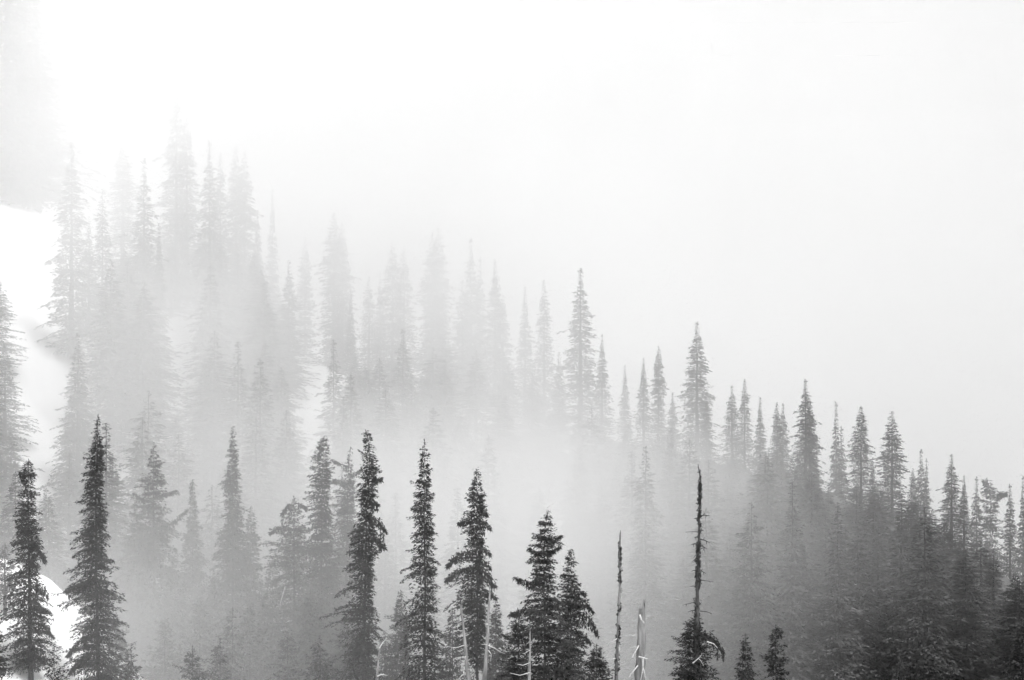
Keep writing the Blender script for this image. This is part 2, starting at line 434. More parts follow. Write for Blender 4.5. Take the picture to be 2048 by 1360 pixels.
near_tree('fir_tree', 'grey needle thin spire half in mist, right of the open topped hemlock', 466, 853, 221,
    [(885, 5, 5), (920, 9, 8), (940, 13, 10), (965, 20, 13), (985, 20, 14), (1012, 21, 19), (1040, 20, 29), (1060, 28, 26), (1085, 44, 36), (1130, 44, 48), (1200, 50, 56), (1360, 66, 70)], gap=0.25)
near_tree('fir_tree', 'slight pale spire between the open topped hemlock and needle thin spire', 385, 958, 232,
    [(985, 4, 4), (1015, 8, 8), (1060, 14, 13), (1100, 26, 22), (1150, 38, 34), (1250, 48, 46), (1360, 60, 60)], trunk_r=0.14)
near_tree('fir_tree', 'short pale spire tucked against the right of the needle thin one', 502, 1012, 226,
    [(1040, 6, 6), (1065, 12, 12), (1100, 20, 18), (1130, 26, 24), (1200, 40, 36), (1360, 56, 56)], trunk_r=0.14)
near_tree('hemlock_tree', 'broken topped grey hemlock with crooked drooping top limbs', 588, 992, 214,
    [(1008, 6, 5), (1030, 12, 12), (1050, 28, 24), (1080, 46, 36), (1120, 60, 44), (1180, 70, 55), (1260, 80, 70), (1360, 90, 80)],
    limbs=[(1012, 563, 1030, dict(sag=0.4, fuzz=0.16, hangers=1)), (1008, 612, 1016, dict(sag=0.2, fuzz=0.14)), (1060, 540, 1065, dict(sag=0.25, fuzz=0.22))],
    sparse_top=0.5, gap=0.45, needle=M_NEEDLE_PALE,
    sticks=[([(575, 1168, -2.2), (570, 1185, -2.3), (566, 1200, -2.3), (564, 1214, -2.2)], 0.05)])
near_tree('fir_tree', 'full grey fir with blunt cone tip, left of the lichen hung fir', 648, 870, 215,
    [(885, 8, 6), (900, 16, 10), (922, 27, 12), (940, 22, 14), (962, 27, 17), (985, 34, 16), (1010, 30, 20), (1035, 36, 23), (1060, 32, 26), (1100, 42, 34), (1150, 56, 46), (1220, 64, 60), (1360, 80, 80)],
    bend=[(1000, 644), (1360, 640)], gap=0.2, up_top=0.6)
near_tree('hemlock_tree', 'sparse thin topped hemlock with outflung arm between two fuller firs', 701, 893, 219,
    [(930, 4, 4), (950, 10, 10), (975, 22, 18), (1000, 30, 16), (1040, 34, 26), (1100, 44, 36), (1200, 60, 50), (1360, 70, 70)],
    bend=[(960, 695), (1360, 690)], limbs=[(934, 664, 918, dict(sag=-0.05, fuzz=0.09, per_m=60)), (950, 722, 938, dict(sag=-0.1, fuzz=0.08, per_m=60)), (968, 668, 960, dict(sag=0.0, fuzz=0.12))],
    sparse_top=0.8, gap=0.5, needle=M_NEEDLE_PALE, trunk_r=0.16)
near_tree('fir_tree', 'dark fir with tip bent left and lichen hung arms on its right', 731, 859, 200,
    [(875, 6, 5), (905, 14, 14), (930, 13, 14), (945, 17, 18), (965, 19, 24), (985, 20, 22), (1000, 20, 12), (1015, 17, 9), (1035, 16, 10), (1050, 36, 26), (1075, 46, 26),
     (1100, 50, 20), (1130, 42, 11), (1180, 46, 14), (1220, 50, 22), (1245, 58, 34), (1300, 54, 36), (1360, 56, 40)],
    bend=[(880, 737), (905, 739), (960, 738), (1040, 733), (1200, 730), (1360, 726)],
    limbs=[(1000, 756, 1008, dict(sag=0.15, fuzz=0.15, hangers=4)), (1042, 772, 1064, dict(sag=0.4, fuzz=0.30, hangers=2)), (1080, 769, 1096, dict(sag=0.35, fuzz=0.24, hangers=2)), (965, 762, 958, dict(sag=0.1, fuzz=0.13))],
    gap=0.35)
near_tree('fir_tree', 'darkest slender column fir, tallest near tree left of centre', 849, 877, 198,
    [(905, 5, 5), (925, 9, 8), (945, 12, 11), (965, 14, 13), (985, 26, 12), (1000, 23, 17), (1020, 27, 17), (1050, 28, 22), (1085, 27, 25), (1120, 34, 25), (1160, 36, 28),
     (1190, 44, 30), (1230, 52, 31), (1290, 56, 34), (1360, 60, 42)],
    bend=[(1000, 848), (1200, 850), (1360, 848)], gap=0.15, per_h=15)
near_tree('hemlock_tree', 'dark fir with stacked drooping clumps like shelves on its right', 953, 937, 201,
    [(955, 6, 6), (985, 16, 11), (1010, 18, 14), (1027, 20, 20), (1036, 22, 8), (1045, 33, 10), (1060, 22, 12), (1085, 26, 10), (1105, 44, 10), (1130, 58, 10), (1155, 57, 10), (1180, 54, 12),
     (1220, 52, 16), (1260, 46, 24), (1300, 30, 22), (1360, 26, 20)],
    bend=[(1040, 954), (1360, 955)], crown_end=1335, gap=0.3,
    limbs=[(992, 968, 988, dict(fuzz=0.1, sag=-0.1)), (1020, 974, 1030, dict(fuzz=0.24, sag=0.3)), (1046, 981, 1058, dict(fuzz=0.28, sag=0.35, hangers=1)), (1096, 980, 1108, dict(fuzz=0.30, sag=0.35)),
           (1122, 980, 1135, dict(fuzz=0.28, sag=0.35)), (1144, 981, 1156, dict(fuzz=0.26, sag=0.35)), (1162, 990, 1172, dict(fuzz=0.28, sag=0.3, hangers=1)), (1186, 992, 1196, dict(fuzz=0.22, sag=0.3, hangers=2)),
           (1110, 895, 1132, dict(fuzz=0.3, sag=0.3)), (1150, 893, 1160, dict(fuzz=0.28, sag=0.3)), (1040, 918, 1046, dict(fuzz=0.2, sag=0.1))])
near_tree('hemlock_tree', 'dark cone shaped hemlock with spiky arms and curled wispy tip', 1097, 1020, 196,
    [(1035, 6, 9), (1050, 10, 16), (1065, 14, 24), (1078, 20, 24), (1092, 30, 24), (1105, 32, 14), (1125, 34, 20), (1145, 30, 24), (1165, 36, 26), (1190, 40, 40), (1215, 60, 46), (1250, 52, 56), (1300, 58, 66), (1360, 72, 80)],
    bend=[(1045, 1091), (1120, 1088), (1360, 1090)], limbs=[(1165, 1031, 1154, dict(sag=-0.1, fuzz=0.28)), (1222, 1022, 1228, dict(sag=0.1, fuzz=0.3)), (1108, 1058, 1096, dict(sag=-0.05, fuzz=0.18)), (1080, 1122, 1070, dict(sag=-0.1, fuzz=0.12)), (1104, 1120, 1092, dict(sag=-0.1, fuzz=0.14))],
    up_top=0.7, gap=0.3, whorl=0.5, sticks=[([(1093, 1024, 0), (1095, 1015, 0), (1101, 1010, 0), (1109, 1007, 0)], 0.018)])
near_tree('hemlock_tree', 'lower twin spire with drooping right arms joined to the cone hemlock', 1142, 1097, 199,
    [(1115, 6, 6), (1135, 11, 11), (1150, 14, 10), (1165, 20, 16), (1185, 22, 22), (1215, 26, 26), (1260, 34, 30), (1360, 44, 40)],
    limbs=[(1188, 1170, 1188, dict(fuzz=0.25, sag=0.25)), (1206, 1186, 1222, dict(fuzz=0.3, sag=0.35)), (1235, 1195, 1270, dict(fuzz=0.36, sag=0.5, hangers=2)), (1270, 1180, 1285, dict(fuzz=0.28, sag=0.3))], gap=0.3, trunk_r=0.16)
near_tree('young_fir', 'small bushy young fir at the left foot of the cone hemlock', 1037, 1228, 194, [(1245, 8, 8), (1270, 22, 20), (1300, 28, 26), (1360, 44, 40)], trunk_r=0.1, up_top=0.9)
near_tree('young_fir', 'small pointed young fir at the right foot of the cone hemlock', 1193, 1288, 193, [(1305, 8, 8), (1330, 18, 18), (1360, 32, 34)], trunk_r=0.1, up_top=0.9)
near_tree('young_fir', 'small fir just right of the shelf clumped fir, behind a bare snag', 992, 1200, 208, [(1225, 7, 7), (1260, 14, 14), (1300, 22, 22), (1360, 34, 34)], trunk_r=0.12)
near_tree('young_fir', 'hazy young fir left of the darkest column fir, near the bottom', 802, 1180, 206, [(1205, 7, 7), (1250, 24, 22), (1300, 34, 32), (1360, 46, 44)], trunk_r=0.12, needle=M_NEEDLE_PALE)
near_tree('fir_tree', 'dead topped tree at its leafy foot: bushy crown round the tall black snag', 1388, 1232, 191.4,
    [(1245, 12, 12), (1265, 22, 20), (1290, 30, 30), (1320, 42, 40), (1360, 50, 52)], limbs=[(1282, 1447, 1305, dict(fuzz=0.34, sag=0.45, hangers=2)), (1272, 1432, 1290, dict(fuzz=0.26, sag=0.4))],
    sticks=[([(1412, 1280, -1.0), (1425, 1284, -1.1), (1433, 1293, -1.1)], 0.05), ([(1382, 1320, -1.9), (1393, 1310, -2.0), (1400, 1302, -2.0)], 0.045, [(0.5, 10, -0.2, 14)])], gap=0.15)
near_tree('young_fir', 'thin grey pointed fir just left of the black fir near bottom centre right', 1491, 1266, 188, [(1285, 5, 5), (1305, 10, 10), (1330, 15, 16), (1360, 21, 22)], trunk_r=0.12)
near_tree('young_fir', 'ragged jet black fir top rising from the bottom edge, centre right', 1552, 1248, 150, [(1262, 7, 6), (1280, 12, 11), (1300, 14, 20), (1320, 22, 18), (1340, 16, 18), (1360, 24, 20)], gap=0.45)
near_tree('young_fir', 'tiny black fir tip poking above the bottom edge, right of centre', 1800, 1312, 140, [(1328, 5, 5), (1345, 10, 9), (1360, 13, 11)], trunk_r=0.12, gap=0.4)
near_tree('fir_tree', 'black fir cut off by the right edge at the bottom corner', 2045, 1240, 120, [(1245, 8, 8), (1265, 14, 16), (1290, 20, 22), (1320, 26, 30), (1360, 34, 40)],
    limbs=[(1285, 2028, 1292, dict(fuzz=0.2, sag=0.1)), (1330, 2014, 1340, dict(fuzz=0.24, sag=0.2))], gap=0.4)
near_tree('sapling', 'sparse little sapling standing in snow at the bottom left', 108, 1293, 193, [(1310, 7, 7), (1330, 15, 14), (1360, 22, 22)], sparse_top=0.6, gap=0.5, trunk_r=0.06, per_m=18)
near_tree('fir_tree', 'faint grey fir cut by the left edge behind the forked fir', 8, 1012, 228, [(1040, 7, 7), (1080, 16, 16), (1130, 26, 22), (1200, 34, 28), (1360, 46, 40)], trunk_r=0.14)
near_tree('young_fir', 'dark bushy fir at the very bottom left corner', -6, 1262, 194, [(1280, 12, 12), (1320, 26, 24), (1360, 34, 30)], trunk_r=0.1)
near_tree('young_fir', 'pale misty fir standing behind the snow bank, bottom left', 128, 1135, 240, [(1160, 6, 6), (1200, 20, 18), (1250, 28, 26), (1360, 40, 40)], trunk_r=0.12, needle=M_NEEDLE_PALE)
# filling firs of the near stand
for (x, yt, Y, w, lab) in [(255, 1100, 222, 60, 'misty fir behind the bare tipped spire, lower left'), (350, 1105, 226, 62, 'misty rounded fir below the long raised branch'),
        (430, 1150, 218, 60, 'hazy full fir at the foot of the needle thin spire'), (545, 1120, 220, 58, 'pale full fir left of the broken topped hemlock'),
        (500, 1210, 210, 66, 'pale low fir at the bottom below the needle thin spire'), (330, 1235, 208, 70, 'pale low fir at the bottom under the open topped hemlock'),
        (620, 1180, 209, 60, 'grey low fir under the blunt cone fir'), (690, 1230, 206, 56, 'grey low fir at the foot of the lichen hung fir'),
        (575, 1262, 205, 60, 'lowest pale fir below the broken topped hemlock'), (770, 1262, 208, 46, 'pale low fir between lichen hung fir and darkest column'),
        (905, 1215, 206, 42, 'grey fir between the darkest column and shelf clumped fir'), (1030, 1290, 198, 40, 'low dark fir under the spiky cone hemlock'),
        (1130, 1290, 192, 50, 'low dark fir bush below the twin spire'), (10, 1085, 203, 52, 'grey fir at left edge behind the hooked clump fir'), (232, 1225, 203, 48, 'grey low fir right of the bare tipped spire'), (262, 1290, 198, 46, 'lowest grey fir at the bottom right of the bare tipped spire'), (285, 1160, 214, 54, 'misty fir tucked under the open topped hemlock, left side'), (400, 1195, 212, 58, 'pale fir between hemlock and needle thin spire, low down'),
        (465, 1215, 207, 54, 'pale low fir straight below the needle thin spire'), (535, 1180, 213, 50, 'pale fir left below the broken topped hemlock'), (655, 1140, 212, 56, 'grey fir in front of the blunt cone fir'),
        (725, 1255, 203, 44, 'low grey fir under the lichen hung arms'), (440, 1275, 202, 60, 'pale bush fir at the bottom, left of centre left'), (385, 1290, 200, 56, 'lowest pale fir below the slight pale spire'),
        (640, 1270, 201, 52, 'lowest grey fir below the blunt cone fir'), (870, 1270, 201, 44, 'low dark fir at the foot of the darkest column'), (1010, 1275, 203, 40, 'low fir behind the right bare snag')]:
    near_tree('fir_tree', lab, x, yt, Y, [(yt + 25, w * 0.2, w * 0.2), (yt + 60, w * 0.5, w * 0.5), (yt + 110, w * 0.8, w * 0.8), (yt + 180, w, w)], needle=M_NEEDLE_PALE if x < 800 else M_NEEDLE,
              trunk_r=0.16, gap=0.3, per_h=18, per_m=26, tl=0.28, tw=0.11)

# ------------------------------------------------------------------ dead snags
def snag(label, pts, Y, r_top, r_bot, mat, branches=(), lichen=0, jag=0.5, sides=9, bmat=M_BLEACHED, stubs=0, lich_r=0.16, rough=0.14):
    """pts: trunk pixels from top to bottom"""
    rng = np.random.default_rng(int(pts[0][0] * 3 + pts[0][1]))
    m = Y / F
    xb = pts[-1][0]
    zg = float(ground_z((xb - 1024) * m, Y)) - 0.3
    root = empty('dead_snag', ((xb - 1024) * m, Y, zg)); tag(root, label, 'dead tree', 'bare dead trunks on the spur')
    def loc(px, py, dy=0.0): return np.array([(px - xb) * m, dy, (680 - py) * m - zg])
    rows = [p[1] for p in pts]; xs = [p[0] for p in pts]
    rb = 680 - zg / m
    yy = np.linspace(rows[0], rb, 34)
    path = np.array([loc(np.interp(y, rows, xs), y) for y in yy]); path[:, :2] += rng.normal(0, 0.012, (len(yy), 2)); path[-1, 2] = 0.0
    u = (yy - yy[0]) / (yy[-1] - yy[0])
    rad = r_top + (r_bot - r_top) * np.clip((yy - rows[0]) / (1360 - rows[0]), 0, 1.4)
    v, q = tube(path, rad, sides, rng, rough)
    # jagged broken top: the first ring's points stand at uneven heights
    v[:sides, 2] += rng.uniform(-0.1, 1, sides) ** 3 * jag
    cap_v = path[0:1] + np.array([[0, 0, -0.35]]); ci = len(v)
    tri = np.array([(k, (k + 1) % sides, ci) for k in range(sides)])
    child('trunk', mesh_from('trunk', np.concatenate([v, cap_v]), q, tri, smooth=True), [mat], root)
    for br in branches:
        bp_, r0 = br[0], br[1]; forks = br[2] if len(br) > 2 else ()
        child('branch', stick_mesh('branch', [loc(*p_) for p_ in bp_], r0, rng, [(uu, (a * m, d, -c * m)) for uu, a, d, c in forks]), [bmat], root)
    for k in range(stubs):                                   # short broken twigs all along the stem
        y = rng.uniform(rows[0] + 40, 1330); a = rng.uniform(0, 6.28); ln = rng.uniform(0.3, 0.75)
        c = loc(np.interp(y, rows, xs), y); e = c + np.array([math.cos(a) * ln, math.sin(a) * ln, rng.uniform(-0.3, 0.1)])
        child('branch', stick_mesh('branch', [c, (c + e) / 2 + np.array([0, 0, 0.05]), e], 0.05, rng, [(0.7, (0.18 * math.sin(a), 0.1, -0.22)), (0.4, (0.1, -0.1, 0.16))]), [bmat], root)
    if lichen:
        V, Q = [], []; o = 0
        for k in range(lichen):
            y = rng.uniform(rows[0] + 12, 1345)
            if math.sin(y * 0.11) + 0.6 * math.sin(y * 0.045 + 1) < rng.uniform(-1.5, 0.6): continue
            c = loc(np.interp(y, rows, xs), y)
            a = rng.uniform(0, 6.28); rr = np.interp(y, yy, rad)
            c = c + np.array([math.cos(a), math.sin(a), 0]) * rr
            n = 16
            pos = c + rng.normal(0, lich_r * 0.5, (n, 3)) * np.array([0.7, 0.7, 1.1])
            d = unit(rng.normal(0, 1, (n, 3)) + np.array([0, 0, -0.6]))
            vk, qk = kites(pos, d, rng.uniform(0.06, 0.16, n), rng.uniform(0.05, 0.10, n), rng)
            V.append(vk); Q.append(qk + o); o += len(vk)
        child('lichen', mesh_from('lichen', np.concatenate(V), np.concatenate(Q)), [M_LICHEN], root)
    return root

snag('thin straight bare pole snag, speckled with dark lichen, right of centre', [(1240, 1070), (1240, 1130), (1238, 1220), (1233, 1340), (1232, 1360)], 195, 0.06, 0.13, M_DEAD, lichen=170, lich_r=0.08,
     branches=[([(1234, 1277, -0.1), (1224, 1283, -0.3), (1216, 1289, -0.4)], 0.045, [(0.6, -8, -0.1, 8)]), ([(1237, 1293, -0.2), (1238, 1303, -0.3), (1241, 1312, -0.35)], 0.05),
               ([(1231, 1317, -0.1), (1222, 1317, -0.3), (1215, 1319, -0.4)], 0.04), ([(1236, 1322, -0.2), (1240, 1328, -0.3)], 0.04), ([(1238, 1240, 0), (1247, 1241, -0.1)], 0.025), ([(1236, 1184, 0), (1229, 1183, -0.1)], 0.02),
               ([(1237, 1153, 0), (1228, 1154, -0.1)], 0.02)])
snag('thick pale broken stump snag with twisted bleached branches, right of pole snag', [(1284, 1218), (1283, 1260), (1281, 1320), (1280, 1360)], 193, 0.22, 0.36, M_DEAD, jag=0.9, sides=12,
     branches=[([(1279, 1229, -0.3), (1282, 1238, -0.45), (1288, 1245, -0.45)], 0.08), ([(1272, 1270, -0.2), (1262, 1271, -0.2), (1252, 1271, -0.3)], 0.03), ([(1277, 1290, -0.3), (1270, 1302, -0.5), (1262, 1315, -0.6)], 0.07, [(0.9, -4, 0, 7), (0.9, 6, 0, 7)]),
               ([(1274, 1293, -0.3), (1264, 1294, -0.4), (1255, 1295, -0.5)], 0.03), ([(1277, 1312, -0.4), (1286, 1314, -0.5), (1296, 1317, -0.5)], 0.07, [(0.6, 5, 0, -6)]), ([(1285, 1315, -0.5), (1285, 1335, -0.55), (1280, 1362, -0.6)], 0.08),
               ([(1285, 1332, -0.5), (1289, 1348, -0.55), (1292, 1365, -0.6)], 0.06), ([(1275, 1330, -0.4), (1264, 1343, -0.6), (1257, 1352, -0.7)], 0.06, [(0.7, -3, 0, 12)]), ([(1293, 1234, 0), (1300, 1231, 0), (1302, 1234, 0)], 0.03),
               ([(1275, 1241, 0), (1262, 1241, 0)], 0.022), ([(1275, 1257, 0), (1260, 1256, 0)], 0.022)])
snag('tall black dead spike with stubby twigs and whip thin crooked tip', [(1396, 930), (1397, 938), (1400, 946), (1400, 970), (1399, 1010), (1397, 1100), (1395, 1180), (1394, 1260), (1392, 1360)], 191, 0.02, 0.19, M_DEAD_DARK, lichen=430, lich_r=0.12, jag=0.1, stubs=26, bmat=M_DEAD_DARK,
     branches=[([(1398, 1064, 0), (1385, 1063, -0.1), (1370, 1064, -0.2)], 0.03, [(0.5, -2, 0, 5)]), ([(1398, 1088, 0), (1388, 1087, 0), (1383, 1089, 0)], 0.035), ([(1400, 1098, 0), (1408, 1095, 0), (1409, 1104, 0)], 0.04), ([(1398, 1112, 0), (1388, 1120, 0), (1383, 1125, 0)], 0.035),
               ([(1397, 1140, 0), (1386, 1141, 0), (1383, 1143, 0)], 0.035), ([(1400, 1160, 0), (1415, 1162, 0), (1427, 1163, 0)], 0.035, [(0.6, 4, 0, 4)]), ([(1397, 1174, 0), (1386, 1172, 0), (1379, 1173, 0)], 0.04),
               ([(1397, 1203, 0), (1384, 1205, -0.2), (1366, 1209, -0.3)], 0.04, [(0.8, -2, 0, 5)]), ([(1400, 1222, 0), (1412, 1223, 0), (1424, 1227, 0)], 0.045, [(0.7, 6, 0, 4)]), ([(1396, 1220, 0), (1384, 1221, 0), (1376, 1224, 0)], 0.04), ([(1396, 1235, 0), (1386, 1240, 0), (1381, 1246, 0)], 0.045),
               ([(1400, 980, 0), (1394, 979, 0)], 0.03), ([(1399, 1004, 0), (1394, 1000, 0), (1395, 995, 0)], 0.04), ([(1400, 1035, 0), (1393, 1040, 0)], 0.04)])
snag('leaning pale bare snag in front of the shelf clumped fir, left of two', [(922, 1214), (927, 1260), (932, 1310), (937, 1360)], 197, 0.06, 0.15, M_DEAD, sides=8,
     branches=[([(923, 1240, -0.1), (914, 1239, -0.2), (908, 1234, -0.2)], 0.03), ([(925, 1262, -0.1), (914, 1260, -0.2), (904, 1267, -0.3)], 0.035), ([(929, 1290, -0.1), (912, 1295, -0.2), (893, 1292, -0.3), (886, 1286, -0.3)], 0.035), ([(930, 1313, -0.1), (920, 1314, -0.2), (910, 1315, -0.3)], 0.03),
               ([(931, 1312, -0.1), (929, 1324, -0.2), (912, 1327, -0.3)], 0.035), ([(930, 1345, -0.1), (922, 1352, -0.2), (915, 1360, -0.3)], 0.045), ([(930, 1257, -0.1), (938, 1255, -0.1)], 0.03), ([(936, 1338, -0.1), (948, 1337, -0.2)], 0.035)])
snag('pale bare snag in front of the shelf clumped fir, right of two', [(980, 1183), (977, 1230), (974, 1290), (970, 1360)], 196, 0.06, 0.17, M_DEAD, sides=8,
     branches=[([(976, 1290, -0.1), (990, 1296, -0.2), (1002, 1304, -0.3), (1010, 1306, -0.3)], 0.045, [(0.6, 10, 0, -4)]), ([(977, 1300, -0.2), (983, 1308, -0.3), (981, 1322, -0.3)], 0.04), ([(974, 1289, -0.1), (962, 1288, -0.2)], 0.03), ([(976, 1248, -0.1), (970, 1248, -0.2)], 0.05), ([(982, 1205, 0), (988, 1210, 0)], 0.03)])
snag('short forked pale snag at the bottom left of the darkest column fir', [(760, 1292), (757, 1320), (754, 1360)], 196, 0.05, 0.11, M_DEAD, sides=7,
     branches=[([(759, 1296, -0.1), (766, 1284, -0.1), (775, 1276, -0.1)], 0.05), ([(755, 1352, -0.1), (764, 1348, -0.2), (774, 1350, -0.2)], 0.05), ([(758, 1300, 0), (757, 1285, 0)], 0.04)])
snag('pale slim dead stem in front of the cone hemlock foot', [(1060, 1266), (1060, 1310), (1058, 1360)], 190, 0.04, 0.11, M_DEAD, sides=7,
     branches=[([(1059, 1300, -0.1), (1050, 1306, -0.2), (1044, 1306, -0.2)], 0.03), ([(1060, 1325, -0.1), (1046, 1330, -0.2), (1034, 1327, -0.3)], 0.035), ([(1059, 1345, -0.1), (1040, 1350, -0.2), (1020, 1345, -0.3)], 0.035), ([(1061, 1290, 0), (1068, 1284, 0)], 0.025)])


# ------------------------------------------------------------------ trees of the hillside: prototypes, then individuals
def far_proto(k, H, prof, **kw):
    rng = np.random.default_rng(900 + k)
    d = dict(per_h=19, per_m=20, tl=0.42, tw=0.13, whorl=0.5, wood=False, gap=0.3, core=60, hang=0.08, rag=0.5)
    d.update(kw)
    return (H, make_crown('fir_crown', H - 1.0, prof, rng, **d), make_trunk('fir_trunk', H, 0.28, rng, sides=6), max(max(a, b_) for _, a, b_ in prof))
PROTO = [
    far_proto(0, 24, [(0, .02, .02), (2, .18, .18), (3.6, .45, .4), (6, .85, .8), (9.4, 1.25, 1.2), (13, 1.7, 1.8), (18, 2.5, 2.4), (24, 3.0, 3.0)], up_top=0.6),
    far_proto(1, 24, [(0, .02, .02), (2.5, .15, .18), (5, .4, .45), (7, .7, .6), (10, 1.0, 1.0), (14, 1.5, 1.6), (19, 2.2, 2.1), (24, 2.8, 2.8)], gap=0.35, up_top=0.5),
    far_proto(2, 24, [(0, .02, .02), (1.5, .25, .25), (3, .6, .65), (7, 1.3, 1.4), (12, 2.1, 2.0), (18, 2.9, 2.9), (24, 3.6, 3.6)], up_top=0.5),
    far_proto(3, 24, [(0, .02, .02), (1.5, .2, .2), (3, .45, .35), (4.5, .8, .5), (6, .7, 1.0), (8, 1.2, .9), (12, 1.4, 1.8), (17, 2.4, 2.1), (24, 2.8, 2.9)], gap=0.4, up_top=0.5),
    far_proto(4, 18, [(0, .02, .02), (1.5, .35, .35), (4, 1.0, 1.0), (8, 1.9, 1.9), (13, 2.7, 2.7), (18, 3.4, 3.4)], up_top=0.5),
    far_proto(5, 24, [(0, .02, .02), (2, .3, .28), (4, .8, .8), (7, 1.3, 1.3), (12, 1.55, 1.55), (18, 2.0, 2.1), (24, 2.4, 2.4)], gap=0.15, up_top=0.5),
]
for k, P in enumerate(PROTO):
    P[1].materials.append(M_NEEDLE_PALE if k in (0, 2, 3) else M_NEEDLE); P[2].materials.append(M_BARK)

def far_tree(name, label, x, ytip, Y, proto, wscale=1.0, rot=0.0, group=None, min_h=7.0, lean=0.0):
    H0, cm, tm, _ = PROTO[proto]
    X, _, zt = at(x, ytip, Y)
    zg = float(ground_z(X, Y)) - 0.3
    h = max(zt - zg, min_h)
    root = empty(name, (X, Y, zt - h)); tag(root, label, 'tree', group)
    root.rotation_euler = (0, lean, rot)
    sc = h / H0
    for nm, me in (('trunk', tm), ('crown', cm)):
        o = bpy.data.objects.new(nm, me); col.objects.link(o); o.parent = root
        o.location = (0, 0, h); w = wscale * (0.55 + 0.45 * sc)
        o.scale = (w, w, sc)
    return root

